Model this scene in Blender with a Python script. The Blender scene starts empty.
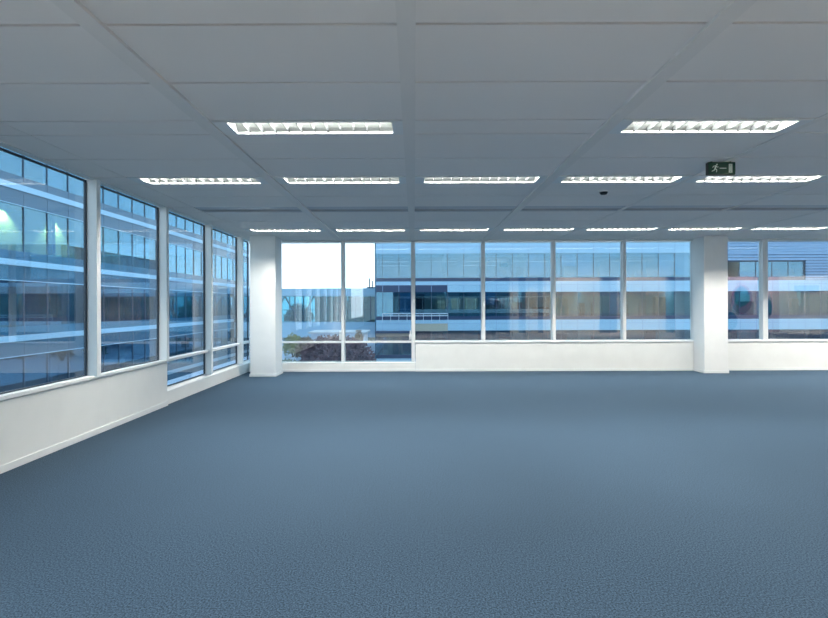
import bpy, bmesh, math, random
from mathutils import Vector, Matrix
random.seed(7)
S = bpy.context.scene
COL = S.collection
PI = math.pi

# ------------------------------------------------------------------ camera, sky, exposure
cam = bpy.data.cameras.new('camera')
cam.sensor_width = 36.0
cam.lens = 488.0 / 828.0 * 36.0
cam.shift_y = -4.0 / 828.0
cam.clip_end = 600
camo = bpy.data.objects.new('camera', cam)
COL.objects.link(camo)
camo.matrix_world = Matrix.Translation((0, 0, 1.4)) @ Matrix.Rotation(PI / 2, 4, 'X') @ Matrix.Rotation(math.radians(-0.2), 4, 'Z')
S.camera = camo

S.view_settings.view_transform = 'Standard'
S.view_settings.look = 'None'
S.view_settings.gamma = 1.0
S.view_settings.exposure = 0.15
S.cycles.transparent_max_bounces = 24
S.cycles.max_bounces = 9
S.cycles.diffuse_bounces = 5
S.cycles.glossy_bounces = 4
S.cycles.sample_clamp_indirect = 6.0
S.cycles.caustics_reflective = False
S.cycles.caustics_refractive = False
S.cycles.use_denoising = True

SKY = 1.25
w = bpy.data.worlds.new('overcast_dusk_sky')
S.world = w
w.use_nodes = True
nt = w.node_tree
nt.nodes.clear()
def wn(t, **k):
    n = nt.nodes.new(t)
    for a, b in k.items():
        setattr(n, a, b)
    return n
tc = wn('ShaderNodeTexCoord')
sep = wn('ShaderNodeSeparateXYZ')
nt.links.new(tc.outputs['Generated'], sep.inputs[0])
ramp = wn('ShaderNodeValToRGB')
ramp.color_ramp.elements[0].position = 0.0
ramp.color_ramp.elements[0].color = (1.42, 1.76, 2.0, 1)
ramp.color_ramp.elements[1].position = 0.40
ramp.color_ramp.elements[1].color = (0.68, 1.30, 1.85, 1)
nt.links.new(sep.outputs['Z'], ramp.inputs[0])
mp = wn('ShaderNodeMapping')
mp.inputs['Scale'].default_value = (2.2, 2.2, 6.0)
nt.links.new(tc.outputs['Generated'], mp.inputs[0])
noi = wn('ShaderNodeTexNoise')
noi.inputs['Scale'].default_value = 1.3
noi.inputs['Detail'].default_value = 5
nt.links.new(mp.outputs[0], noi.inputs['Vector'])
cr = wn('ShaderNodeValToRGB')
cr.color_ramp.elements[0].position = 0.42
cr.color_ramp.elements[1].position = 0.68
nt.links.new(noi.outputs['Fac'], cr.inputs[0])
mx = wn('ShaderNodeMix', data_type='RGBA')
mx.inputs['B'].default_value = (1.9, 2.05, 2.2, 1)
nt.links.new(cr.outputs['Color'], mx.inputs['Factor'])
nt.links.new(ramp.outputs['Color'], mx.inputs['A'])
bg = wn('ShaderNodeBackground')
bg.inputs['Strength'].default_value = SKY
nt.links.new(mx.outputs['Result'], bg.inputs['Color'])
wo = wn('ShaderNodeOutputWorld')
nt.links.new(bg.outputs[0], wo.inputs[0])

LAMP_W = 58.0          # one recessed office luminaire
LAMP_COL = (1.0, 0.97, 0.90)

def area_light(name, loc, sx, sy, power, color=LAMP_COL, rot=(0, 0, 0), spread=PI, parent=None):
    d = bpy.data.lights.new(name, 'AREA')
    d.shape = 'RECTANGLE'
    d.size, d.size_y = sx, sy
    d.energy = power
    d.color = color
    d.spread = spread
    o = bpy.data.objects.new(name, d)
    COL.objects.link(o)
    o.location = loc
    o.rotation_euler = rot
    if parent:
        o.parent = parent
    return o

def spot_light(name, loc, power, color, cone, rot=(0, 0, 0), radius=0.06):
    d = bpy.data.lights.new(name, 'SPOT')
    d.energy = power
    d.color = color
    d.spot_size = cone
    d.spot_blend = 0.5
    d.shadow_soft_size = radius
    o = bpy.data.objects.new(name, d)
    COL.objects.link(o)
    o.location = loc
    o.rotation_euler = rot
    return o

# ------------------------------------------------------------------ materials
def mat(name, color, rough=0.6, metal=0.0, spec=0.5, emit=None, estr=0.0):
    m = bpy.data.materials.new(name)
    m.use_nodes = True
    b = m.node_tree.nodes['Principled BSDF']
    b.inputs['Base Color'].default_value = (*color, 1)
    b.inputs['Roughness'].default_value = rough
    b.inputs['Metallic'].default_value = metal
    b.inputs['Specular IOR Level'].default_value = spec
    if emit:
        b.inputs['Emission Color'].default_value = (*emit, 1)
        b.inputs['Emission Strength'].default_value = estr
    return m

def mottled(name, c1, c2, scale, rough=0.7, bump=0.0, detail=3, spec=0.4):
    m = mat(name, c1, rough, spec=spec)
    t = m.node_tree
    b = t.nodes['Principled BSDF']
    co = t.nodes.new('ShaderNodeTexCoord')
    n = t.nodes.new('ShaderNodeTexNoise')
    n.inputs['Scale'].default_value = scale
    n.inputs['Detail'].default_value = detail
    t.links.new(co.outputs['Object'], n.inputs['Vector'])
    r = t.nodes.new('ShaderNodeValToRGB')
    r.color_ramp.elements[0].position = 0.35
    r.color_ramp.elements[1].position = 0.65
    r.color_ramp.elements[0].color = (*c1, 1)
    r.color_ramp.elements[1].color = (*c2, 1)
    t.links.new(n.outputs['Fac'], r.inputs[0])
    t.links.new(r.outputs[0], b.inputs['Base Color'])
    if bump:
        bp = t.nodes.new('ShaderNodeBump')
        bp.inputs['Strength'].default_value = bump
        bp.inputs['Distance'].default_value = 0.01
        t.links.new(n.outputs['Fac'], bp.inputs['Height'])
        t.links.new(bp.outputs[0], b.inputs['Normal'])
    return m

def glass(name, tint, f0, rough=0.0, glossy=(1, 1, 1), power=5.0):
    m = bpy.data.materials.new(name)
    m.use_nodes = True
    t = m.node_tree
    t.nodes.clear()
    o = t.nodes.new('ShaderNodeOutputMaterial')
    tr = t.nodes.new('ShaderNodeBsdfTransparent')
    tr.inputs[0].default_value = (*tint, 1)
    g = t.nodes.new('ShaderNodeBsdfGlossy')
    g.inputs['Color'].default_value = (*glossy, 1)
    g.inputs['Roughness'].default_value = rough
    lw = t.nodes.new('ShaderNodeLayerWeight')
    lw.inputs['Blend'].default_value = 0.5
    p = t.nodes.new('ShaderNodeMath')
    p.operation = 'POWER'
    p.inputs[1].default_value = power
    t.links.new(lw.outputs['Facing'], p.inputs[0])
    ma = t.nodes.new('ShaderNodeMath')
    ma.operation = 'MULTIPLY_ADD'
    ma.inputs[1].default_value = 1.0 - f0
    ma.inputs[2].default_value = f0
    t.links.new(p.outputs[0], ma.inputs[0])
    mix = t.nodes.new('ShaderNodeMixShader')
    t.links.new(ma.outputs[0], mix.inputs[0])
    t.links.new(tr.outputs[0], mix.inputs[1])
    t.links.new(g.outputs[0], mix.inputs[2])
    t.links.new(mix.outputs[0], o.inputs[0])
    return m

M = {}
def carpet_material():
    m = mat('blue_loop_pile_carpet', (0.06, 0.11, 0.19), 0.95, spec=0.15)
    t = m.node_tree
    b = t.nodes['Principled BSDF']
    b.inputs['Sheen Weight'].default_value = 0.11
    b.inputs['Sheen Roughness'].default_value = 0.45
    b.inputs['Sheen Tint'].default_value = (0.50, 0.80, 1.0, 1)
    co = t.nodes.new('ShaderNodeTexCoord')
    n1 = t.nodes.new('ShaderNodeTexNoise')
    n1.inputs['Scale'].default_value = 115
    n1.inputs['Detail'].default_value = 3
    n1.inputs['Roughness'].default_value = 0.7
    n2 = t.nodes.new('ShaderNodeTexNoise')
    n2.inputs['Scale'].default_value = 0.8
    n2.inputs['Detail'].default_value = 2
    n3 = t.nodes.new('ShaderNodeTexVoronoi')
    n3.inputs['Scale'].default_value = 160
    for n in (n1, n2, n3):
        t.links.new(co.outputs['Object'], n.inputs['Vector'])
    r = t.nodes.new('ShaderNodeValToRGB')
    e = r.color_ramp.elements
    e[0].position = 0.34
    e[0].color = (0.003, 0.0085, 0.016, 1)
    e[1].position = 0.66
    e[1].color = (0.054, 0.092, 0.142, 1)
    t.links.new(n1.outputs['Fac'], r.inputs[0])
    mx = t.nodes.new('ShaderNodeMix')
    mx.data_type = 'RGBA'
    mx.blend_type = 'MULTIPLY'
    mx.inputs['Factor'].default_value = 1.0
    r2 = t.nodes.new('ShaderNodeValToRGB')
    r2.color_ramp.elements[0].color = (0.88, 0.88, 0.88, 1)
    r2.color_ramp.elements[1].color = (1.08, 1.08, 1.08, 1)
    t.links.new(n2.outputs['Fac'], r2.inputs[0])
    t.links.new(r.outputs[0], mx.inputs['A'])
    t.links.new(r2.outputs[0], mx.inputs['B'])
    t.links.new(mx.outputs['Result'], b.inputs['Base Color'])
    bp = t.nodes.new('ShaderNodeBump')
    bp.inputs['Strength'].default_value = 0.35
    bp.inputs['Distance'].default_value = 0.003
    t.links.new(n3.outputs['Distance'], bp.inputs['Height'])
    t.links.new(bp.outputs[0], b.inputs['Normal'])
    return m

M['carpet'] = carpet_material()
M['bounce_floor'] = mottled('pale_bounce_floor', (0.19, 0.19, 0.19), (0.23, 0.23, 0.23), 2.0, 0.5)  # pale floor behind the camera, added to bounce light onto the ceiling
M['white'] = mottled('white_painted_panel', (0.84, 0.84, 0.81), (0.87, 0.87, 0.84), 3, 0.5)
M['frame'] = mat('white_powder_coat', (0.84, 0.85, 0.84), 0.4)
M['plaster'] = mottled('white_plaster', (0.86, 0.86, 0.84), (0.88, 0.88, 0.86), 6, 0.8)
M['panel'] = mottled('ceiling_metal_panel', (0.84, 0.805, 0.775), (0.86, 0.825, 0.795), 0.7, 0.6)
M['beam'] = mat('ceiling_strip', (0.79, 0.76, 0.73), 0.5)
M['plenum'] = mat('dark_plenum', (0.05, 0.05, 0.055), 0.9)
M['gasket'] = mat('dark_gasket', (0.015, 0.03, 0.05), 0.5)
M['slot'] = mat('slot_dark', (0.10, 0.11, 0.12), 0.7)
M['vent'] = mat('vent_grey', (0.55, 0.57, 0.60), 0.4)
M['glass'] = glass('clear_window_glass', (0.94, 0.975, 0.985), 0.115)
M['reflector'] = mat('lamp_reflector', (0.44, 0.47, 0.46), 0.35, 0.0, 0.6)
M['blade'] = mat('lamp_blade', (0.13, 0.14, 0.145), 0.4, 0.2)
M['lampframe'] = mat('lamp_frame', (0.78, 0.80, 0.80), 0.45)
M['tube'] = mat('lit_fluorescent_tube', (1, 1, 1), 0.5, emit=(1.0, 0.98, 0.92), estr=2.0)
M['tube'].cycles.emission_sampling = 'NONE'
M['signgreen'] = mat('sign_green', (0.0, 0.052, 0.032), 0.35)
M['signwhite'] = mat('sign_white', (0.75, 0.85, 0.80), 0.4)
M['signblack'] = mat('sign_casing', (0.012, 0.013, 0.014), 0.5)
M['dark'] = mat('dark_wall', (0.05, 0.06, 0.07), 0.7)
M['pinkwall'] = mat('pale_pink_wall', (0.55, 0.40, 0.40), 0.7)
M['oval_red'] = mat('oval_magenta', (0.22, 0.015, 0.06), 0.5)
M['oval_dark'] = mat('oval_navy', (0.02, 0.03, 0.06), 0.5)
M['beigewall'] = mat('pale_beige_wall', (0.34, 0.30, 0.22), 0.7)
M['doorwhite'] = mat('door_white', (0.80, 0.80, 0.76), 0.5)
# outside
M['band'] = mat('pale_blue_band', (0.33, 0.55, 0.72), 0.45)
M['spandrel'] = mat('blue_spandrel_glass', (0.035, 0.125, 0.21), 0.15, 0.0, 0.4)
M['spandrel_pale'] = mat('pale_spandrel_glass', (0.30, 0.45, 0.66), 0.25, 0.0, 0.7)  # paler copy of the spandrel glass, reflected sky put into its colour
M['navy'] = mat('navy_panel', (0.02, 0.05, 0.12), 0.3)
M['mullion'] = mat('facade_mullion', (0.05, 0.11, 0.18), 0.4)
M['fglass'] = glass('blue_solar_glass', (0.36, 0.60, 0.74), 0.17, 0.0, (0.48, 0.82, 1.0), 3.6)
M['lglass'] = glass('link_glass', (0.52, 0.74, 0.80), 0.06, 0.0, (0.8, 0.93, 1.0))
M['slab'] = mat('interior_slab', (0.45, 0.50, 0.52), 0.8)
M['inwall'] = mottled('interior_backwall', (0.22, 0.30, 0.34), (0.36, 0.42, 0.44), 0.4, 0.8)
M['blind'] = mat('roller_blind', (0.62, 0.66, 0.58), 0.8)
M['blindblue'] = mat('roller_blind_blue', (0.40, 0.56, 0.64), 0.8)
M['cab_cream'] = mat('cabinet_cream', (0.62, 0.60, 0.46), 0.6)
M['cab_rose'] = mat('cabinet_rose', (0.36, 0.20, 0.22), 0.6)
M['cab_green'] = mat('cabinet_green', (0.12, 0.28, 0.24), 0.6)
M['cab_dark'] = mat('cabinet_dark', (0.05, 0.08, 0.10), 0.6)
M['linkteal'] = mat('teal_screen', (0.035, 0.10, 0.12), 0.7)
M['linkcream'] = mat('muted_cream_screen', (0.22, 0.25, 0.21), 0.7)
M['beige'] = mat('beige_fascia', (0.40, 0.40, 0.34), 0.6)
M['louvre'] = mat('louvre_blue_grey', (0.22, 0.36, 0.55), 0.45, 0.2)
M['rail'] = mat('pale_rail', (0.55, 0.66, 0.78), 0.4)
M['paving'] = mottled('terrace_paving', (0.34, 0.44, 0.58), (0.46, 0.56, 0.68), 1.5, 0.8)
M['ground'] = mottled('courtyard_ground', (0.10, 0.12, 0.13), (0.16, 0.18, 0.19), 0.6, 0.9)
M['concrete'] = mottled('pale_concrete', (0.46, 0.50, 0.54), (0.56, 0.60, 0.64), 1.0, 0.8)
M['leaf_purple'] = mottled('purple_leaf', (0.055, 0.03, 0.05), (0.15, 0.085, 0.10), 2.5, 0.7)
M['leaf_green'] = mottled('green_leaf', (0.03, 0.06, 0.035), (0.08, 0.12, 0.06), 2.5, 0.7)
M['leaf_yellow'] = mottled('yellow_green_leaf', (0.13, 0.15, 0.04), (0.28, 0.27, 0.09), 2.5, 0.7)
M['leaf_brown'] = mottled('brown_leaf', (0.14, 0.10, 0.07), (0.25, 0.18, 0.13), 2.5, 0.7)
M['bark'] = mat('bark', (0.08, 0.06, 0.05), 0.9)
M['treeline'] = mottled('distant_leaf', (0.05, 0.12, 0.12), (0.10, 0.20, 0.19), 1.0, 0.9)
M['darkmetal'] = mat('dark_pipe_metal', (0.03, 0.04, 0.06), 0.5)

# ------------------------------------------------------------------ mesh helpers
class MB:
    def __init__(self):
        self.bm = bmesh.new()
        self.mats = []
    def mi(self, m):
        if m not in self.mats:
            self.mats.append(m)
        return self.mats.index(m)
    def box(self, x0, x1, y0, y1, z0, z1, m, bevel=0.0):
        i = self.mi(m)
        vs = [self.bm.verts.new((x, y, z)) for x in (x0, x1) for y in (y0, y1) for z in (z0, z1)]
        fs = []
        for q in ((0, 1, 3, 2), (4, 6, 7, 5), (0, 4, 5, 1), (2, 3, 7, 6), (0, 2, 6, 4), (1, 5, 7, 3)):
            f = self.bm.faces.new([vs[k] for k in q])
            f.material_index = i
            fs.append(f)
        if bevel:
            es = list({e for f in fs for e in f.edges})
            r = bmesh.ops.bevel(self.bm, geom=es, offset=bevel, segments=2, affect='EDGES', profile=0.5)
            for f in r['faces']:
                f.material_index = i
        return self
    def poly(self, pts, m):
        f = self.bm.faces.new([self.bm.verts.new(p) for p in pts])
        f.material_index = self.mi(m)
        return self
    def prism(self, prof, axis, a, b, m):
        """extrude a 2D profile along x ('x': prof is (y,z)), y (x,z) or z (x,y)"""
        i = self.mi(m)
        def P(u, v, t):
            return {'x': (t, u, v), 'y': (u, t, v), 'z': (u, v, t)}[axis]
        A = [self.bm.verts.new(P(u, v, a)) for u, v in prof]
        B = [self.bm.verts.new(P(u, v, b)) for u, v in prof]
        n = len(prof)
        fl = [self.bm.faces.new(A), self.bm.faces.new(B[::-1])]
        for k in range(n):
            fl.append(self.bm.faces.new((A[k], B[k], B[(k + 1) % n], A[(k + 1) % n])))
        for f in fl:
            f.material_index = i
        return self
    def cyl(self, p, q, r, m, seg=12, r2=None):
        i = self.mi(m)
        p, q = Vector(p), Vector(q)
        d = (q - p).normalized()
        u = d.orthogonal().normalized()
        v = d.cross(u)
        r2 = r if r2 is None else r2
        A = [self.bm.verts.new(p + (u * math.cos(t) + v * math.sin(t)) * r) for t in [2 * PI * k / seg for k in range(seg)]]
        B = [self.bm.verts.new(q + (u * math.cos(t) + v * math.sin(t)) * r2) for t in [2 * PI * k / seg for k in range(seg)]]
        fl = [self.bm.faces.new(A[::-1]), self.bm.faces.new(B)]
        for k in range(seg):
            fl.append(self.bm.faces.new((A[k], A[(k + 1) % seg], B[(k + 1) % seg], B[k])))
        for f in fl:
            f.material_index = i
        return self
    def build(self, name, parent=None, smooth=False):
        bmesh.ops.recalc_face_normals(self.bm, faces=self.bm.faces[:])
        me = bpy.data.meshes.new(name)
        self.bm.to_mesh(me)
        self.bm.free()
        for m in self.mats:
            me.materials.append(m)
        if smooth:
            for p in me.polygons:
                p.use_smooth = True
        o = bpy.data.objects.new(name, me)
        COL.objects.link(o)
        if parent:
            o.parent = parent
        return o

def tag(o, label, cat, group=None, kind=None):
    o['label'] = label
    o['category'] = cat
    if group:
        o['group'] = group
    if kind:
        o['kind'] = kind
    return o

def empty(name, label, cat, loc=(0, 0, 0), group=None, kind=None):
    o = bpy.data.objects.new(name, None)
    o.empty_display_size = 0.1
    COL.objects.link(o)
    o.location = loc
    return tag(o, label, cat, group, kind)

def copy_tree(o, parent=None):
    c = o.copy()
    COL.objects.link(c)
    if parent:
        c.parent = parent
    for ch in list(o.children):
        copy_tree(ch, c)
    return c

# ------------------------------------------------------------------ room dimensions
CZ = 2.775             # ceiling underside
XL = -3.53             # left glass plane
YB = 10.42             # back glass plane
XR = 23.0              # right wall
YN = -13.0             # far rear of the room on the left
YC = -3.2              # face of the core wall behind the camera
XC = 4.6               # left end of that core wall
SILL = 0.62

# floor
tag(MB().box(XL - 0.05, XR, 1.5, YB + 0.05, -0.12, 0.0, M['carpet']).box(XL - 0.05, XR, YN, 1.5, -0.12, 0.0, M['bounce_floor']).build('floor'),
    'blue speckled loop pile carpet with an added pale bounce floor behind the camera', 'floor', kind='structure')

# ceiling : rows of long metal panels between the strips
rows = []              # (y0, y1, kind)
front = [(2.388, 3.012, 'p'), (3.012, 3.630, 'p'), (3.630, 3.925, 'l1'), (3.925, 4.575, 'p'), (4.575, 5.215, 'p'),
         (5.215, 5.515, 'l2'), (5.515, 6.15, 'p'), (6.15, 6.82, 'p'), (6.82, 7.19, 'v'), (7.19, 7.98, 'p'),
         (7.98, 8.75, 'p'), (8.75, 9.04, 'l3'), (9.04, 9.72, 'p'), (9.72, 10.36, 'p')]
y = 2.388
back_rows = []
while y > YN:
    back_rows.append((max(y - 0.63, YN), y, 'p'))
    y -= 0.63
rows = back_rows[::-1] + front
BX = [-0.033 + 1.523 * k for k in range(-2, 16)]     # strips k = -2 .. 15
def half(k):
    return {-2: 0.004, -1: 0.052, 0: 0.046, 1: 0.050}.get(k, 0.026)
LAMPS = {'l1': (-1, 1), 'l2': tuple(range(-2, 6)), 'l3': tuple(range(-2, 6))}
cb = MB()
G = 0.0095
T = 0.018
for (y0, y1, kind) in rows:
    yy0, yy1 = y0 + G, y1 - G
    cb.box(-3.44, BX[0] - 0.006, yy0, yy1, CZ, CZ + T, M['panel'])
    for j in range(-2, 15):
        x0 = BX[j + 2] + half(j) - 0.002
        x1 = BX[j + 3] - half(j + 1) + 0.002
        if kind in LAMPS and j in LAMPS[kind]:
            continue
        if kind == 'v':
            continue
        cb.box(x0, x1, yy0, yy1, CZ, CZ + T, M['panel'])
    if kind == 'v':
        pass
cb.box(XL - 0.02, XR, YN, YB + 0.02, CZ + 0.14, CZ + 0.17, M['plenum'])
tag(cb.build('ceiling'), 'grey suspended ceiling of long metal panels with thin joints', 'ceiling', kind='structure')

strip_labels = {-1: 'wide grey ceiling strip running back, left of the middle one', 0: 'wide grey ceiling strip running back down the middle of the ceiling',
                1: 'wide grey ceiling strip running back between middle and exit sign'}
n = 1
for k in range(-1, 16):
    x = BX[k + 2]
    h = half(k)
    b = MB()
    drop = 0.020 if abs(k) <= 1 else 0.008
    if k == 0:
        b.box(x - h, x + h, YN, 3.13, CZ - drop, CZ + 0.05, M['beam'])
        b.box(x - h - 0.002, x + h + 0.002, 3.14, YB - 0.06, CZ - drop + 0.004, CZ + 0.05, M['beam'])
    else:
        b.box(x - h, x + h, YN, YB - 0.06, CZ - drop, CZ + 0.05, M['beam'])
    o = b.build('trim_%d' % n)
    tag(o, strip_labels.get(k, 'narrow pale ceiling strip running back on the right, number %d from the exit sign' % (k - 1)), 'ceiling strip', kind='structure')
    if k >= 2:
        ordn = {2: 'first', 3: 'second', 4: 'third', 5: 'fourth'}.get(k)
        if ordn:
            o['label'] = '%s narrow ceiling strip to the right of the wide ceiling strips' % ordn
        else:
            o['label'] = 'narrow ceiling strip far to the right, outside the picture'
            o['group'] = 'ceiling strips outside the picture'
    n += 1

# edge trims along the window heads
b = MB()
b.box(-3.435, XL + 0.005, YN, YB - 0.1, CZ - 0.010, CZ + 0.04, M['frame'])
tag(b.build('trim_%d' % n), 'narrow ceiling edge trim above the left windows', 'edge trim', kind='structure'); n += 1
b = MB()
b.box(XL, XR, YB - 0.05, YB + 0.03, CZ - 0.035, CZ + 0.04, M['frame'])
tag(b.build('trim_%d' % n), 'narrow ceiling edge trim above the back windows', 'edge trim', kind='structure'); n += 1

# ------------------------------------------------------------------ left wall: parapet, sills, windows
b = MB()
b.box(-3.56, -3.47, YN, 6.86, 0.0, 0.605, M['white'], 0.004)
b.box(-3.56, -3.50, 6.862, YB, 0.0, 0.19, M['white'])
b.prism([(-3.50, 0.19), (-3.57, 0.19), (-3.57, 0.245), (-3.545, 0.245)], 'y', 6.862, YB, M['frame'])
tag(b.build('wall_left'), 'white low parapet wall under the left windows', 'wall', kind='structure')
b = MB()
b.box(-3.47, -3.458, YN, 6.86, 0.0, 0.065, M['frame'], 0.003)
tag(b.build('baseboard_left'), 'white skirting along the foot of the left parapet', 'skirting', kind='structure')
b = MB()
b.box(-3.60, -3.455, YN, 6.87, 0.612, 0.648, M['frame'], 0.004)
tag(b.build('trim_%d' % n), 'white window sill capping the left parapet', 'sill', kind='structure'); n += 1

LM = [5.271 + 1.487 * k for k in range(-12, 4)]    # near faces of the left mullions
names = {-1: 'nearest tall window in the left wall, cut by the picture edge', 0: 'second tall window in the left wall, above the parapet end',
         1: 'third window in the left wall, with a low pane under its crossbar', 2: 'fourth window in the left wall, beside the narrow corner one',
         3: 'narrow slit of the left wall window beside the corner column'}
wn_ = 1
for i in range(-8, 4):
    y0 = 5.271 + 1.487 * i + 0.067
    y1 = 5.271 + 1.487 * (i + 1)
    if i == 3:
        y1 = YB - 0.02
    low = i >= 1
    lab = names.get(i)
    W = empty('window_%d' % wn_, lab or 'tall left wall window behind the camera', 'window', (XL, y0, 0), kind='structure',
              group=None if lab else 'left windows behind the camera')
    wn_ += 1
    zb = 0.245 if low else 0.648
    zt = 2.762
    L = y1 - y0
    def loc(bm_):
        return bm_
    # mullion on the far side (local coordinates: y from 0)
    MB().box(-0.03, 0.106, L, L + 0.067, zb - 0.01, zt + 0.012, M['frame'], 0.003).build('mullion', W) if i < 3 else None
    # dark outer frame
    g = MB()
    g.box(-0.026, -0.002, 0.0, 0.016, zb, zt, M['gasket'])
    g.box(-0.026, -0.002, L - 0.016, L, zb, zt, M['gasket'])
    g.box(-0.026, -0.002, 0.016, L - 0.016, zt - 0.02, zt, M['gasket'])
    g.box(-0.026, -0.002, 0.016, L - 0.016, zb, zb + 0.012, M['gasket'])
    g.build('outer_frame', W)
    if low:
        MB().box(-0.02, 0.055, 0.0, L, 0.612, 0.655, M['frame'], 0.003).build('crossbar', W)
        MB().box(-0.018, -0.010, 0.0, L, 0.655, zt, M['glass']).build('upper_pane', W)
        MB().box(-0.018, -0.010, 0.0, L, zb, 0.612, M['glass']).build('lower_pane', W)
    else:
        MB().box(-0.018, -0.010, 0.0, L, zb, zt, M['glass']).build('pane', W)
    if i == 3:
        h = MB()
        h.box(0.0, 0.03, 0.10, 0.15, 0.70, 0.86, M['frame'], 0.006)
        h.box(0.03, 0.05, 0.112, 0.138, 0.74, 0.92, M['frame'], 0.005)
        h.build('handle', W)

# ------------------------------------------------------------------ back wall
b = MB()
b.box(0.027, XR, 10.27, YB + 0.03, 0.0, 0.60, M['white'], 0.004)
b.box(XL, 0.025, 10.30, YB + 0.03, 0.0, 0.185, M['white'])
tag(b.build('wall_back'), 'white low parapet wall under the back windows', 'wall', kind='structure')
b = MB()
b.box(0.027, XR, 10.258, 10.27, 0.0, 0.05, M['frame'], 0.003)
b.box(XL + 0.03, 0.025, 10.288, 10.30, 0.0, 0.05, M['frame'], 0.003)
tag(b.build('baseboard_back'), 'white skirting along the foot of the back parapet', 'skirting', kind='structure')
b = MB()
b.box(0.020, XR, 10.255, YB + 0.03, 0.603, 0.635, M['frame'], 0.004)
tag(b.build('trim_%d' % n), 'white window sill capping the back parapet', 'sill', kind='structure'); n += 1

BM = [-3.005 + 1.494 * k for k in range(0, 18)]    # mullion centres along the back wall
bl = {-1: 'hidden corner window behind the corner column', 0: 'back window beside the corner column, open white sky above',
      1: 'second back window, sky and the edge of the glass block', 2: 'third back window, first one above the parapet',
      3: 'fourth back window, between the two near the middle', 4: 'fifth back window, two bays left of the right column',
      5: 'sixth back window, directly left of the right column', 6: 'seventh back window, directly right of the right column',
      7: 'rightmost back window, cut by the picture edge'}
bl[3] = 'fourth back window, second one above the parapet'
for i in range(-1, 17):
    x0 = BM[i] + 0.0335 if i >= 0 else XL
    x1 = BM[i + 1] - 0.0335
    wide = (i == 6)
    if wide:
        x1 -= 0.02
    if i == 7:
        x0 += 0.02
    low = i < 2
    lab = bl.get(i)
    W = empty('window_%d' % wn_, lab or 'back window further right, outside the picture', 'window', (x0, YB, 0), kind='structure',
              group=None if lab else 'back windows outside the picture')
    wn_ += 1
    zb = 0.195 if low else 0.635
    zt = 2.735
    L = x1 - x0
    mw = 0.107 if wide else 0.067
    MB().box(L, L + mw, -0.075, 0.03, zb - 0.01, zt + 0.01, M['frame'], 0.003).build('mullion', W)
    g = MB()
    g.box(0, 0.012, 0.012, 0.03, zb, zt, M['frame'])
    g.box(L - 0.012, L, 0.012, 0.03, zb, zt, M['frame'])
    g.box(0.012, L - 0.012, 0.012, 0.03, zt - 0.012, zt, M['frame'])
    g.box(0.012, L - 0.012, 0.012, 0.03, zb, zb + 0.012, M['frame'])
    g.build('outer_frame', W)
    if low:
        MB().box(0, L, -0.045, 0.02, 0.595, 0.638, M['frame'], 0.003).build('crossbar', W)
        MB().box(0, L, 0.003, 0.011, 0.638, zt, M['glass']).build('upper_pane', W)
        MB().box(0, L, 0.003, 0.011, zb, 0.595, M['glass']).build('lower_pane', W)
        if i >= 0:
            h = MB()
            h.box(L - 0.055, L - 0.005, -0.03, 0.0, 0.66, 0.78, M['frame'], 0.006)
            h.box(L - 0.042, L - 0.018, -0.05, -0.03, 0.70, 0.86, M['frame'], 0.005)
            h.build('handle', W)
    else:
        MB().box(0, L, 0.003, 0.011, zb, zt, M['glass']).build('pane', W)

# ------------------------------------------------------------------ columns
b = MB()
b.box(-3.229, -2.726, 9.60, 10.08, 0, CZ - 0.001, M['plaster'], 0.006)
c = tag(b.build('column'), 'white square column in the far left corner', 'column', kind='structure')
MB().box(-3.243, -2.712, 9.586, 10.094, 0, 0.055, M['frame'], 0.004).build('plinth', c)
b = MB()
b.box(5.87, 6.35, 9.87, 10.252, 0, CZ - 0.001, M['plaster'], 0.006)
c = tag(b.build('column'), 'white square column on the right, standing against the back parapet', 'column', kind='structure')
MB().box(5.856, 6.364, 9.856, 10.25, 0, 0.055, M['frame'], 0.004).build('plinth', c)

# ------------------------------------------------------------------ walls out of the frame (they show as reflections in the panes)
b = MB()
b.box(XL, XC, YN - 0.1, YN, 0, CZ, M['dark'])
tag(b.build('wall_rear'), 'dark far rear wall of the office, behind the camera', 'wall', kind='structure')
b = MB()  # core wall added to show lit sections mirrored in the back panes
b.box(XC, XC + 0.12, YN, YC - 0.1, 0, CZ, M['dark'])
segs = [(XC, 4.72, 'dark'), (4.72, 5.15, 'beigewall'), (5.15, 5.5, 'dark'), (5.5, 6.1, 'beigewall'), (6.1, 6.35, 'dark'), (6.35, 6.8, 'beigewall'),
        (6.8, 9.15, 'beigewall'), (9.15, 10.0, 'dark'), (10.0, 12.4, 'beigewall'), (12.4, 15.0, 'dark'), (15.0, 18.0, 'pinkwall'),
        (18.0, 20.4, 'doorwhite'), (20.4, XR, 'dark')]
for x0, x1, k in segs:
    b.box(x0, x1, YC - 0.1, YC, 0, CZ, M[k])
def oval(cx, cz, rx, rz, m):
    b.prism([(cx + rx * math.cos(2 * PI * k / 28), cz + rz * math.sin(2 * PI * k / 28)) for k in range(28)], 'y', YC + 0.001, YC + 0.012, m)
oval(16.15, 1.62, 0.52, 0.72, M['oval_red'])
oval(16.15, 1.75, 0.40, 0.50, M['oval_dark'])
oval(15.6, 0.55, 0.33, 0.45, M['oval_dark'])
oval(17.35, 1.2, 0.30, 0.5, M['oval_dark'])
b.box(18.75, 19.95, YC + 0.001, YC + 0.02, 2.0, 2.3, M['spandrel_pale'])
tag(b.build('wall_core'), 'added inner core wall with pale lit sections for the window reflections, behind the camera', 'wall', kind='structure')
tag(MB().box(XR, XR + 0.1, YN, YB, 0, CZ, M['dark']).build('wall_right'), 'plain dark end wall far to the right, out of view', 'wall', kind='structure')

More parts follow.
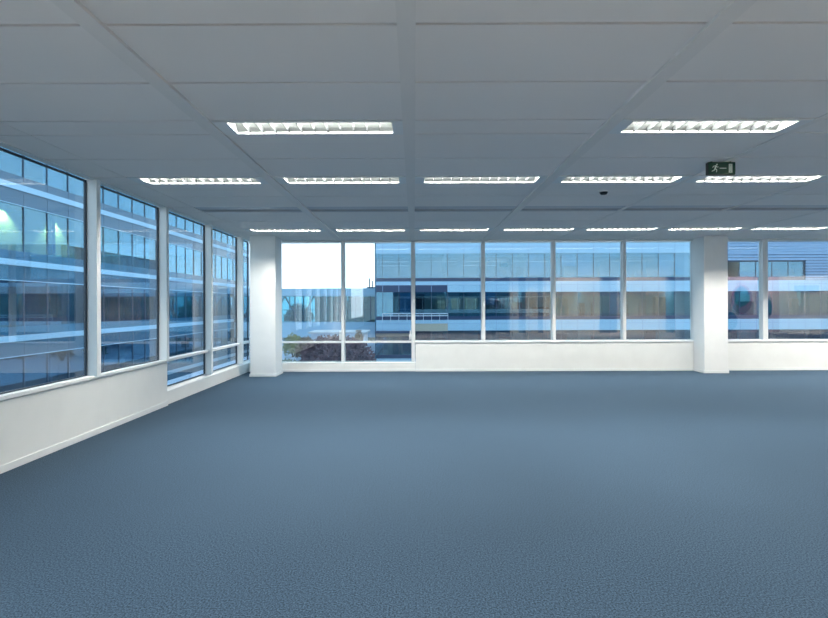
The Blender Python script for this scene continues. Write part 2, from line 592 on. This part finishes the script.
# added washers for window reflections, unseen fill lights behind the camera and far right
for x in (4.93, 5.8, 6.55):
    spot_light('added_washer', (x, YC + 0.30, CZ - 0.02), 420, (1, 0.93, 0.80), math.radians(50), rot=(math.radians(-14), 0, 0))
for x0, x1, pw in ((6.9, 9.1, 480), (10.1, 12.3, 480), (15.1, 17.9, 120), (18.1, 20.3, 260)):
    area_light('added_washer', ((x0 + x1) / 2, YC + 0.22, CZ - 0.03), x1 - x0, 0.06, pw, (1, 0.93, 0.82), rot=(math.radians(-25), 0, 0), spread=math.radians(130))
for yy in (0.75, -1.2):
    for j in (-2, 0, 2, 4, 6, 8):
        area_light('unseen_fill_light', (BX[j + 2] + 0.75, yy, CZ - 0.012), 1.25, 0.2, LAMP_W * 1.2, spread=math.radians(125))
for yy in (3.78, 5.37, 8.9):
    for x in (9.7, 12.7):
        area_light('unseen_fill_light', (x, yy, CZ - 0.012), 1.25, 0.2, LAMP_W * 1.5, spread=math.radians(125))

# ------------------------------------------------------------------ recessed louvred lamps
def make_lamp():
    L, Wd = 1.48, 0.285
    root = bpy.data.objects.new('ceiling_light', None)
    root.empty_display_size = 0.1
    COL.objects.link(root)
    lx, ly = 0.62, 0.118          # half louvre opening
    f = MB()
    f.box(-L / 2, -lx, -Wd / 2, Wd / 2, -0.006, 0.012, M['lampframe'], 0.002)
    f.box(lx, L / 2, -Wd / 2, Wd / 2, -0.006, 0.012, M['lampframe'], 0.002)
    f.box(-lx, lx, -Wd / 2, -ly, -0.006, 0.012, M['lampframe'], 0.002)
    f.box(-lx, lx, ly, Wd / 2, -0.006, 0.012, M['lampframe'], 0.002)
    f.build('frame', root)
    r = MB()
    hh = 0.085
    prof_a = [(-ly, 0.012), (-ly * 0.80, 0.034), (-ly * 0.61, 0.059), (-ly * 0.45, hh), (-ly * 0.45, hh + 0.01), (-ly - 0.006, hh + 0.01), (-ly - 0.006, 0.012)]
    r.prism(prof_a, 'x', -lx, lx, M['reflector'])
    r.prism([(-u, v) for u, v in prof_a], 'x', -lx, lx, M['reflector'])
    r.box(-lx, lx, -ly * 0.46, ly * 0.46, hh, hh + 0.01, M['reflector'])
    r.box(-lx - 0.006, -lx, -ly, ly, 0.012, hh, M['reflector'])
    r.box(lx, lx + 0.006, -ly, ly, 0.012, hh, M['reflector'])
    r.build('reflector', root)
    nb = 11
    for k in range(1, nb + 1):
        x = -lx + 2 * lx * k / (nb + 1)
        bl_ = MB()
        bl_.prism([(x - 0.0012, -0.002), (x + 0.0012, -0.002), (x + 0.006, 0.036), (x - 0.006, 0.036)], 'y', -ly * 0.98, ly * 0.98, M['blade'])
        bl_.build('louvre_blade', root)
    MB().cyl((-lx + 0.01, 0, 0.062), (lx - 0.01, 0, 0.062), 0.010, M['tube'], 12).build('tube', root, True)
    area_light('tube_light', (0, 0, 0.083), 2 * lx - 0.06, 0.10, LAMP_W, spread=math.radians(116), parent=root)
    return root

proto = make_lamp()
lamp_sets = [('l1', 3.7775, 'nearest row of ceiling lights',
              {-1: 'large louvred ceiling light, left one of the two nearest', 1: 'large louvred ceiling light above left of the exit sign, right one of the two nearest'}),
             ('l2', 5.365, 'middle row of ceiling lights',
              {-2: 'louvred light in the middle row of five, closest to the left windows', -1: 'louvred light in the middle row, just left of the central ceiling strip',
               0: 'louvred light in the middle row, just right of the central ceiling strip', 1: 'louvred light in the middle row, right above the round smoke detector',
               2: 'louvred light in the middle row, right below the exit sign', 3: 'louvred light of the middle row beyond the right picture edge'}),
             ('l3', 8.895, 'farthest row of ceiling lights',
              {-2: 'thin far louvred light above the corner column', -1: 'thin far louvred light above the white sky in the back windows',
               0: 'thin far louvred light just right of the central ceiling strip', 1: 'thin far louvred light fourth from the left in the farthest row',
               2: 'thin far louvred light fifth from the left in the farthest row', 3: 'thin far louvred light above the right column',
               4: 'thin far louvred light at the right picture edge'})]
first = True
for key, yc, grp, labs in lamp_sets:
    for j in LAMPS[key]:
        r = proto if first else copy_tree(proto)
        first = False
        x0 = BX[j + 2] + half(j)
        x1 = BX[j + 3] - half(j + 1)
        r.location = ((x0 + x1) / 2 + 0.01, yc, CZ)
        tag(r, labs.get(j, 'louvred ceiling light further right, outside the picture, %s' % grp), 'ceiling light', grp)

# ------------------------------------------------------------------ linear air slots
for j in range(-2, 6):
    x0 = BX[j + 2] + half(j) + 0.002
    x1 = BX[j + 3] - half(j + 1) - 0.002
    yy0, yy1 = 6.825, 7.185
    lab = {-2: 'dark linear air slot in the ceiling nearest the left windows', -1: 'dark linear air slot just left of the central ceiling strip',
           0: 'dark linear air slot just right of the central ceiling strip', 1: 'dark linear air slot beyond the round smoke detector',
           2: 'dark linear air slot in front of the right column', 3: 'dark linear air slot at the right picture edge'}.get(j, 'linear air slot further right, outside the picture')
    V = empty('air_vent', lab, 'air vent', ((x0 + x1) / 2, yy0, CZ), 'linear air slots in one row')
    hx = (x1 - x0) / 2
    f = MB()
    f.box(-hx, hx, 0.0, 0.20, 0.006, 0.018, M['vent'])
    f.box(-hx, hx, 0.315, 0.36, -0.002, 0.018, M['vent'])
    f.box(-hx, hx, 0.19, 0.205, -0.004, 0.09, M['vent'])
    f.build('frame', V)
    MB().box(-hx, hx, 0.205, 0.315, 0.05, 0.06, M['slot']).build('slot', V)
    MB().box(-hx, hx, 0.255, 0.262, 0.004, 0.05, M['slot']).build('guide_vane', V)

# ------------------------------------------------------------------ smoke detector
D = empty('smoke_detector', 'small round smoke detector on the ceiling panel', 'smoke detector', (2.31, 5.93, CZ))
MB().cyl((0, 0, -0.014), (0, 0, 0.0), 0.062, M['beam'], 28).build('base', D)
MB().cyl((0, 0, -0.040), (0, 0, -0.014), 0.034, M['signblack'], 28, 0.050).build('sensor_head', D)

# ------------------------------------------------------------------ exit sign
E = empty('exit_sign', 'green emergency exit sign with running figure, hanging from the ceiling', 'exit sign', (2.968, 4.70, CZ))
SW, SH, ST = 0.262, 0.122, 0.042
b = MB()
b.box(-SW / 2, SW / 2, 0.0, ST, -SH - 0.008, -0.008, M['signblack'], 0.003)
b.box(-SW / 2 + 0.03, -SW / 2 + 0.05, 0.012, 0.03, -0.008, 0.0, M['signblack'])
b.box(SW / 2 - 0.05, SW / 2 - 0.03, 0.012, 0.03, -0.008, 0.0, M['signblack'])
b.build('casing', E)
MB().box(-SW / 2 + 0.004, SW / 2 - 0.002, -0.003, 0.001, -SH - 0.004, -0.011, M['signgreen']).build('green_plate', E)
zc = -0.008 - SH / 2
p = MB()
def limb(x0, z0, x1, z1, w0, w1=None):
    w1 = w0 if w1 is None else w1
    d = Vector((x1 - x0, 0, z1 - z0)).normalized()
    nx, nz = -d.z, d.x
    p.prism([(x0 + nx * w0, z0 + nz * w0), (x0 - nx * w0, z0 - nz * w0), (x1 - nx * w1, z1 - nz * w1), (x1 + nx * w1, z1 + nz * w1)], 'y', -0.0050, -0.0031, M['signwhite'])
fx, fz = -0.063, zc
p.cyl((fx + 0.015, -0.0050, fz + 0.036), (fx + 0.015, -0.0031, fz + 0.036), 0.0075, M['signwhite'], 14)
limb(fx + 0.008, fz + 0.027, fx - 0.004, fz - 0.004, 0.008, 0.006)
limb(fx + 0.006, fz + 0.024, fx - 0.018, fz + 0.020, 0.0035)
limb(fx - 0.018, fz + 0.020, fx - 0.026, fz + 0.006, 0.0032)
limb(fx + 0.008, fz + 0.022, fx + 0.018, fz + 0.010, 0.0035)
limb(fx + 0.018, fz + 0.010, fx + 0.030, fz + 0.013, 0.0032)
limb(fx - 0.002, fz - 0.004, fx + 0.014, fz - 0.016, 0.0050, 0.004)
limb(fx + 0.014, fz - 0.016, fx + 0.010, fz - 0.038, 0.0040, 0.0035)
limb(fx - 0.004, fz - 0.004, fx - 0.014, fz - 0.022, 0.0050, 0.004)
limb(fx - 0.014, fz - 0.022, fx - 0.034, fz - 0.028, 0.0040, 0.0035)
p.build('running_figure', E)
MB().box(-0.022, 0.042, -0.005, -0.0031, zc - 0.0035, zc + 0.0035, M['signwhite']).build('arrow_bar', E)
d = MB()
x0, x1 = 0.066, 0.100
for q in ((x0, x0 + 0.010, -0.042, 0.042), (x1 - 0.010, x1, -0.042, 0.042), (x0 + 0.010, x1 - 0.010, 0.032, 0.042), (x0 + 0.010, x1 - 0.010, -0.042, -0.034)):
    d.box(q[0], q[1], -0.005, -0.0031, zc + q[2], zc + q[3], M['signwhite'])
d.box(x0 + 0.013, x1 - 0.013, -0.005, -0.0031, zc - 0.030, zc + 0.028, M['signwhite'])
d.build('door_symbol', E)

# ================================================================== OUTSIDE
# our own building above and below this storey (seen only mirrored in the facades opposite)
b = MB()
b.box(XL - 0.05, 75, YN - 0.2, YB + 0.06, CZ + 0.175, 5.7, M['spandrel'])
b.box(XR + 0.15, 75, YN - 0.2, YB + 0.06, -0.125, CZ + 0.175, M['cab_green'])
b.box(XL - 0.05, 75, YN - 0.2, YB + 0.06, -7.0, -0.125, M['spandrel'])
tag(b.build('facade_storey'), 'storeys of the office block above and below this room, out of view', 'building shell', kind='structure')

tag(MB().box(-120, 140, YB + 0.1, 260, -7.2, -7.0, M['ground']).box(-120, XL - 0.1, -60, YB + 0.1, -7.2, -7.0, M['ground']).build('ground'),
    'dark courtyard ground far below the windows', 'ground', kind='structure')

FL = 3.55
ZB, FB = -1.05, 3.67     # block across: underside of its lowest pale band in view, storey height
Z0 = -0.24              # underside of the pale band at our own floor level
# heights inside one storey, measured from the underside of its pale band
def left_wing():
    R = empty('office_building', 'long blue glazed office wing facing the left windows', 'building', (-18.6, 17.3, 0))
    n_mod, md = 25, 1.5
    Ltot = n_mod * md
    depth = 9.0
    bottom, top = -7.0, 14.6
    for lev in range(-1, 4):
        zb = Z0 + lev * FL
        # local x is depth (negative into the building), y along
        sp = MB()
        sp.box(-0.12, 0.0, 0, Ltot, zb - 0.68, zb, M['spandrel'])
        sp.box(-0.12, 0.0, 0, Ltot, zb + 0.28, zb + 0.69, M['spandrel'])
        for k in range(n_mod + 1):
            sp.box(0.0, 0.012, k * md - 0.02, k * md + 0.02, zb + 0.28, zb + 0.69, M['mullion'])
            sp.box(0.0, 0.012, k * md - 0.02, k * md + 0.02, zb - 0.68, zb, M['mullion'])
        sp.build('spandrel', R)
        MB().box(-0.12, 0.06, 0, Ltot, zb, zb + 0.28, M['band']).build('pale_band', R)
        MB().box(-0.12, 0.03, 0, Ltot, zb - 0.72, zb - 0.68, M['band']).build('ledge', R)
        MB().box(-depth, -0.12, 0, Ltot, zb, zb + 0.3, M['slab']).build('floor_slab', R)
    MB().box(-depth, -depth + 0.2, 0, Ltot, bottom, top, M['inwall']).build('back_wall', R)
    e = MB()
    e.box(-depth, 0, -0.2, 0, bottom, top, M['spandrel'])
    e.build('end_wall', R)
    e = MB()
    e.box(-depth, 0, Ltot, Ltot + 0.2, bottom, top, M['spandrel'])
    e.build('end_wall', R)
    MB().box(-depth, 0.0, 0, Ltot, 14.3, 14.6, M['concrete']).build('roof', R)
    wm = {}
    for lev in range(-1, 3):
        z0 = Z0 + lev * FL + 0.69
        z1 = Z0 + (lev + 1) * FL - 0.72
        for k in range(n_mod):
            key = lev
            if key not in wm:
                m_ = MB()
                m_.box(-0.05, -0.042, 0.025, md - 0.025, z0, z1, M['fglass'])
                m_.box(-0.055, 0.006, -0.014, 0.014, z0, z1, M['mullion'])
                o = m_.build('window', R)
                wm[key] = o
            else:
                o = wm[key].copy()
                COL.objects.link(o)
            o.location = (0, k * md, 0)
    # rooms: partitions, walls and blinds behind the panes
    p_ = MB()
    zf, zc_ = Z0 + FL + 0.3, Z0 + 2 * FL - 0.0
    for yk in (4.4, 14.0):
        p_.box(-4.0, -0.2, yk, yk + 0.12, zf, zc_, M['cab_green'])
    p_.box(-2.9, -2.75, 4.52, 14.0, zf, zc_, M['beigewall'])
    for yk in (9.0, 12.4, 17.0):
        p_.box(-1.2, -0.9, yk, yk + 0.25, zf, zc_, M['cab_dark'])
    for lev in (-1, 0, 2):
        zf = Z0 + lev * FL + 0.3
        for yk in (3.0, 9.0, 15.0, 22.5, 30.0):
            p_.box(-5.0, -1.0, yk, yk + 0.12, zf, zf + 3.2, M['inwall'])
    p_.build('interior_partition', R)
    bl_ = MB()
    zt = Z0 + 3 * FL - 0.72
    bl_.box(-0.30, -0.28, 7.54, 8.96, zt - 2.1, zt, M['blind'])
    bl_.box(-0.30, -0.28, 18.04, 19.46, zt - 2.1, zt - 0.0, M['blindblue'])
    bl_.build('roller_blind', R)
    return R
left_wing()
for yy, pw in ((25.3, 240), (28.9, 240)):
    spot_light('room_downlight', (-18.6 - 2.35, yy, Z0 + 2 * FL - 0.3), pw * 7, (1.0, 0.74, 0.20), math.radians(100), rot=(0, math.radians(14), 0), radius=0.1)
for lev in (0, 1, 2):
    area_light('wing_fill_light', (-18.6 - 5.0, 34, Z0 + (lev + 1) * FL - 0.15), 2.0, 30, 260, (0.8, 0.95, 1.0))  # unseen fill added to brighten the rooms of the wing

def back_block():
    YF = 46.6
    R = empty('office_building', 'broad blue glazed office block across the courtyard behind the back windows', 'building', (-2.99, YF, 0))
    md = 1.55
    n_mod = 31
    Ltot = n_mod * md
    depth = 20.0
    zs = [(-1, 'lower'), (0, 'floor'), (1, 'up'), (2, 'top')]
    for lev in range(-1, 3):
        zb = ZB + lev * FB
        bay = 4 * md
        sp = MB()
        x_from = -0.62
        sp.box(x_from, Ltot, 0.0, 0.12, zb + 1.02, min(zb + 1.36, 7.3), M['navy'])
        sp.build('spandrel', R)
        pb = MB()  # spandrel glass included, its reflected sky put into the pale colour
        if lev == 1:
            pb.box(-0.62, Ltot, -0.05, 0.12, zb + 0.68, zb + 1.02, M['band'])
            pb.box(bay, Ltot, -0.04, 0.12, zb, zb + 0.68, M['band'])
            pb.box(-0.62, bay, -0.03, 0.12, zb, zb + 0.68, M['navy'])
        else:
            pb.box(-0.62, Ltot, -0.05, 0.12, zb, zb + 1.02, M['band'])
        for k in range(n_mod + 1):
            pb.box(k * md - 0.02, k * md + 0.02, -0.062, -0.04, zb + 0.02, zb + 1.0, M['spandrel_pale'])
        pb.box(-0.62, Ltot, -0.058, -0.04, zb + 0.66, zb + 0.70, M['spandrel_pale'])
        pb.build('pale_band', R)
        MB().box(-0.62, Ltot, 0.12, 9.0, zb + 0.4, min(zb + 0.98, 7.05), M['slab']).build('floor_slab', R)
    MB().box(-0.62, Ltot, 9.0, 9.2, -7, 7.2, M['inwall']).build('back_wall', R)
    e = MB()
    e.box(-0.74, -0.62, 0.0, depth, -7, 7.3, M['spandrel'])
    e.build('end_wall', R)
    e = MB()
    e.box(Ltot, Ltot + 0.15, 0.0, depth, -7, 7.3, M['spandrel'])
    e.build('end_wall', R)
    MB().box(-0.74, Ltot + 0.15, 0, depth, 7.1, 7.3, M['concrete']).build('roof', R)
    wm = {}
    for lev in (-1, 0, 1):
        z0 = ZB + lev * FB + 1.36
        z1 = ZB + (lev + 1) * FB
        nw = MB()
        nw.box(-0.60, -0.02, 0.04, 0.048, z0, z1, M['fglass'])
        nw.build('corner_window', R)
        for k in range(n_mod):
            if lev == -1 and k > 27:
                continue
            if lev == 1 and (k > 25 or k == 21):
                continue
            if lev not in wm:
                m_ = MB()
                m_.box(0.025, md - 0.025, 0.04, 0.048, z0, z1, M['fglass'])
                m_.box(-0.02, 0.02, -0.0, 0.08, z0, z1, M['mullion'])
                o = m_.build('window', R)
                wm[lev] = o
            else:
                o = wm[lev].copy()
                COL.objects.link(o)
            o.location = (k * md, 0, 0)
    # louvred screen at upper right, leaving four windows
    s_ = MB()
    zl0, zl1 = ZB + FB + 1.04, 7.25
    x0 = 21 * md
    zz = zl0
    wz0, wz1 = zl0 + 0.02, zl0 + 1.75
    while zz < zl1:
        if zz < wz1:
            s_.box(26 * md, Ltot, -0.16, -0.02, zz, zz + 0.20, M['louvre'])
        else:
            s_.box(x0, Ltot, -0.16, -0.02, zz, zz + 0.20, M['louvre'])
        zz += 0.27
    s_.box(x0, Ltot, -0.02, 0.0, wz1, zl1, M['navy'])
    s_.box(26 * md, Ltot, -0.02, 0.0, zl0, wz1, M['navy'])
    s_.build('louvre_screen', R)
    # projecting bay at the left end: balcony rail, canopy and beige fascia
    c = MB()
    zb = ZB
    c.box(-0.62, 2.0 * md, -1.0, -0.05, zb - 0.20, zb + 0.02, M['navy'])
    c.box(-0.62, 2.0 * md, -0.5, -0.05, zb - 0.5, zb - 0.20, M['beige'])
    c.build('canopy', R)
    MB().box(2.0 * md, 4 * md, -0.12, -0.05, zb - 0.05, zb + 0.68, M['beige']).build('beige_panel', R)
    r_ = MB()
    for zz in (zb + 1.62, zb + 1.42):
        r_.cyl((0, -0.35, zz), (4 * md, -0.35, zz), 0.04, M['rail'], 8)
    for k in range(9):
        r_.cyl((k * md / 2, -0.35, zb + 0.8), (k * md / 2, -0.35, zb + 1.6), 0.025, M['rail'], 8)
    r_.build('balcony_rail', R)
    # interiors: cupboards and partitions behind the glass
    rnd = random.Random(4)
    p_ = MB()
    for lev in (0, 1, -1):
        zf = ZB + lev * FB + 1.0
        x = 0.3
        while x < Ltot - 2:
            wd = rnd.uniform(0.5, 1.8)
            key = rnd.choice(['cab_cream', 'cab_rose', 'cab_green', 'cab_dark', 'cab_dark', 'inwall', 'cab_green'] if lev < 1 else ['inwall', 'cab_green', 'cab_dark', 'inwall'])
            yy = rnd.uniform(1.0, 4.0)
            hgt = rnd.uniform(1.2, 2.9) if lev < 1 else rnd.uniform(0.9, 1.9)
            p_.box(x, x + wd, yy, yy + 0.5, zf, zf + hgt, M[key])
            x += wd + rnd.uniform(0.2, 1.6)
    for lev in (-1, 0, 1):
        zf = ZB + lev * FB + 1.0
        for xk in (6.2, 13.9, 20.1, 29.4, 37.2):
            p_.box(xk, xk + 0.12, 1.0, 9.0, zf, zf + 3.0, M['inwall'])
    p_.build('interior_furniture', R)
    bl_ = MB()
    for lev, ks in ((1, (9, 11, 12, 17, 18, 20)), (0, (1, 6, 14, 23))):
        zt = ZB + (lev + 1) * FB
        for k in ks:
            bl_.box(k * md + 0.08, (k + 1) * md - 0.08, 0.25, 0.27, zt - rnd.choice([2.1, 2.1, 1.2]), zt, M['blindblue'])
    bl_.build('roller_blind', R)
back_block()
for lev, pw in ((-1, 700), (0, 1500), (1, 500)):
    area_light('block_fill_light', (20, 46.6 + 4.0, ZB + (lev + 1) * FB + 0.35), 44, 1.2, pw * 0.9, (0.95, 1.0, 0.92))  # unseen fill strips added to brighten the interior behind the panes

def link():
    Y = 50.0
    R = empty('glazed_link_bridge', 'low glazed link bridge with flat roof under the white sky', 'link bridge', (-18.4, Y, 0))
    L = 14.5
    D_ = 4.0
    MB().box(0, L, 0, D_, 2.37, 3.14, M['band']).build('roof_band', R)
    MB().box(0, L, 0, D_, -1.9, -0.34, M['band']).build('floor_band', R)
    t = MB()
    k = 0
    while k * 1.55 < L:
        x = k * 1.55
        t.box(x - 0.05, x + 0.05, 0.0, 0.1, -0.34, 2.37, M['mullion'])
        t.box(x - 0.05, x + 0.05, D_ - 0.1, D_, -0.34, 2.37, M['mullion'])
        k += 1
    t.box(0, L, 0.0, 0.08, 0.9, 0.96, M['mullion'])
    t.build('mullions', R)
    tr = MB()
    for k in range(0, 7, 2):
        x = k * 1.55
        tr.cyl((x, D_ / 2, -0.34), (x + 1.55, D_ / 2, 2.37), 0.09, M['mullion'], 8)
        tr.cyl((x + 1.55, D_ / 2, 2.37), (x + 3.1, D_ / 2, -0.34), 0.09, M['mullion'], 8)
    tr.build('truss', R)
    MB().box(0, L, 0.04, 0.05, -0.34, 2.37, M['lglass']).build('front_pane', R)
    MB().box(0, L, D_ - 0.05, D_ - 0.04, -0.34, 2.37, M['lglass']).build('rear_pane', R)
    sc = MB()
    for x0, x1, key in ((8.0, 9.2, 'linkteal'), (9.25, 9.9, 'linkcream'), (10.0, 11.4, 'linkteal'), (11.5, 12.9, 'linkcream'), (12.95, 13.8, 'linkteal'), (13.85, 14.4, 'linkcream')):
        sc.box(x0, x1, 1.2, 1.3, -0.3, 2.3, M[key])
    sc.build('interior_screen', R)
    pi = MB()
    for x in (13.75, 14.05, 14.4):
        pi.cyl((x, 1.0, 3.14), (x, 1.0, 3.95 + (0.25 if x < 13.8 else 0)), 0.06, M['darkmetal'], 10)
    pi.box(13.5, 14.6, 0.6, 1.4, 3.14, 3.28, M['darkmetal'])
    pi.build('roof_pipe', R)
    lg = MB()
    for x in (1.0, 5.2, 10.0):
        lg.box(x, x + 0.5, 1.5, 2.2, -7.0, -1.9, M['concrete'])
    lg.build('pier', R)
link()

# roof terrace in the courtyard
tag(MB().box(-14.5, -3.8, 26.0, 60.0, -3.6, -3.0, M['paving']).build('terrace_floor'),
    'pale blue paved roof terrace below the link bridge', 'terrace', kind='structure')
b = MB()
b.box(-14.4, -11.9, 44.0, 44.4, -3.0, -1.75, M['rail'])
tag(b.build('terrace_wall'), 'low white wall on the roof terrace at the left', 'low wall')
H = empty('terrace_pavilion', 'small white flat roofed pavilion on the terrace under the link bridge', 'pavilion', (-9.0, 42.5, -3.0))
MB().box(0, 4.7, 0, 3.0, 0, 1.95, M['rail']).build('wall', H)
MB().box(-0.2, 4.9, -0.25, 3.2, 1.95, 2.1, M['concrete']).build('roof', H)
MB().box(0.7, 2.5, -0.03, 0.02, 0.8, 1.6, M['navy']).build('window', H)
MB().box(3.0, 4.0, -0.03, 0.02, 0.8, 1.6, M['navy']).build('window', H)

def bush(name, label, cat, loc, rx, ry, rz, leaf, nleaf, size, seed, group=None, flat=0.0):
    rnd = random.Random(seed)
    R = empty(name, label, cat, loc, group)
    st = MB()
    for k in range(7):
        a = rnd.uniform(0, 2 * PI)
        q = rnd.uniform(0.2, 0.8)
        st.cyl((rnd.uniform(-0.5, 0.5) * rx, rnd.uniform(-0.5, 0.5) * ry, 0), (q * rx * math.cos(a), q * ry * math.sin(a), rz * rnd.uniform(0.5, 0.85)), 0.05, M['bark'], 6, 0.02)
    st.build('stems', R)
    f = MB()
    i = f.mi(leaf)
    for _ in range(nleaf):
        a = rnd.uniform(0, 2 * PI)
        ph = math.asin(rnd.uniform(0, 1))
        rr = rnd.uniform(0.72, 1.03)
        lump = 1 + 0.12 * math.sin(3 * a + seed) + 0.10 * math.sin(7 * a + 2 * seed)
        c = Vector((rx * rr * lump * math.cos(a) * math.cos(ph), ry * rr * lump * math.sin(a) * math.cos(ph), rz * rr * (0.12 + 0.88 * math.sin(ph) ** (0.6 + flat)) * (1 + 0.08 * math.sin(5 * a))))
        u = Vector((rnd.gauss(0, 1), rnd.gauss(0, 1), rnd.gauss(0, 1))).normalized()
        v = u.orthogonal().normalized()
        s = size * rnd.uniform(0.6, 1.3)
        vs = [f.bm.verts.new(c + q) for q in (u * s, v * s * 0.5, -u * s, -v * s * 0.5)]
        f.bm.faces.new(vs).material_index = i
    f.build('foliage', R)
    return R
bush('shrub', 'broad purple brown shrub bed seen through the low back panes', 'shrub', (-5.1, 31.0, -3.0), 2.25, 1.5, 2.3, M['leaf_purple'], 5200, 0.13, 1)
bush('shrub', 'dark green shrub at the left end of the purple shrub bed', 'shrub', (-7.3, 28.2, -3.0), 0.75, 0.9, 1.2, M['leaf_green'], 1400, 0.11, 2)
bush('shrub', 'yellow green bush in front of the link bridge, left of the pavilion', 'shrub', (-10.3, 41.5, -3.0), 0.75, 0.8, 1.9, M['leaf_yellow'], 1200, 0.12, 3)
bush('shrub', 'brown bush between the yellow green bush and the pavilion', 'shrub', (-8.75, 39.6, -3.0), 0.8, 0.8, 1.75, M['leaf_brown'], 1000, 0.12, 4)
bush('shrub', 'small dark bush at the right end of the pavilion', 'shrub', (-4.6, 40.6, -3.0), 0.45, 0.5, 2.2, M['leaf_brown'], 700, 0.11, 5)

# trees far beyond the link bridge
for k in range(9):
    bush('tree', 'distant teal green tree seen through the glazing of the link bridge', 'tree',
         (-52 + 7.4 * k, 92 + 3 * (k % 3), -7.0), 2.9, 2.8, 7.6 + 0.8 * ((k * 7) % 3), M['treeline'], 1500, 0.5, 20 + k, 'trees beyond the bridge')
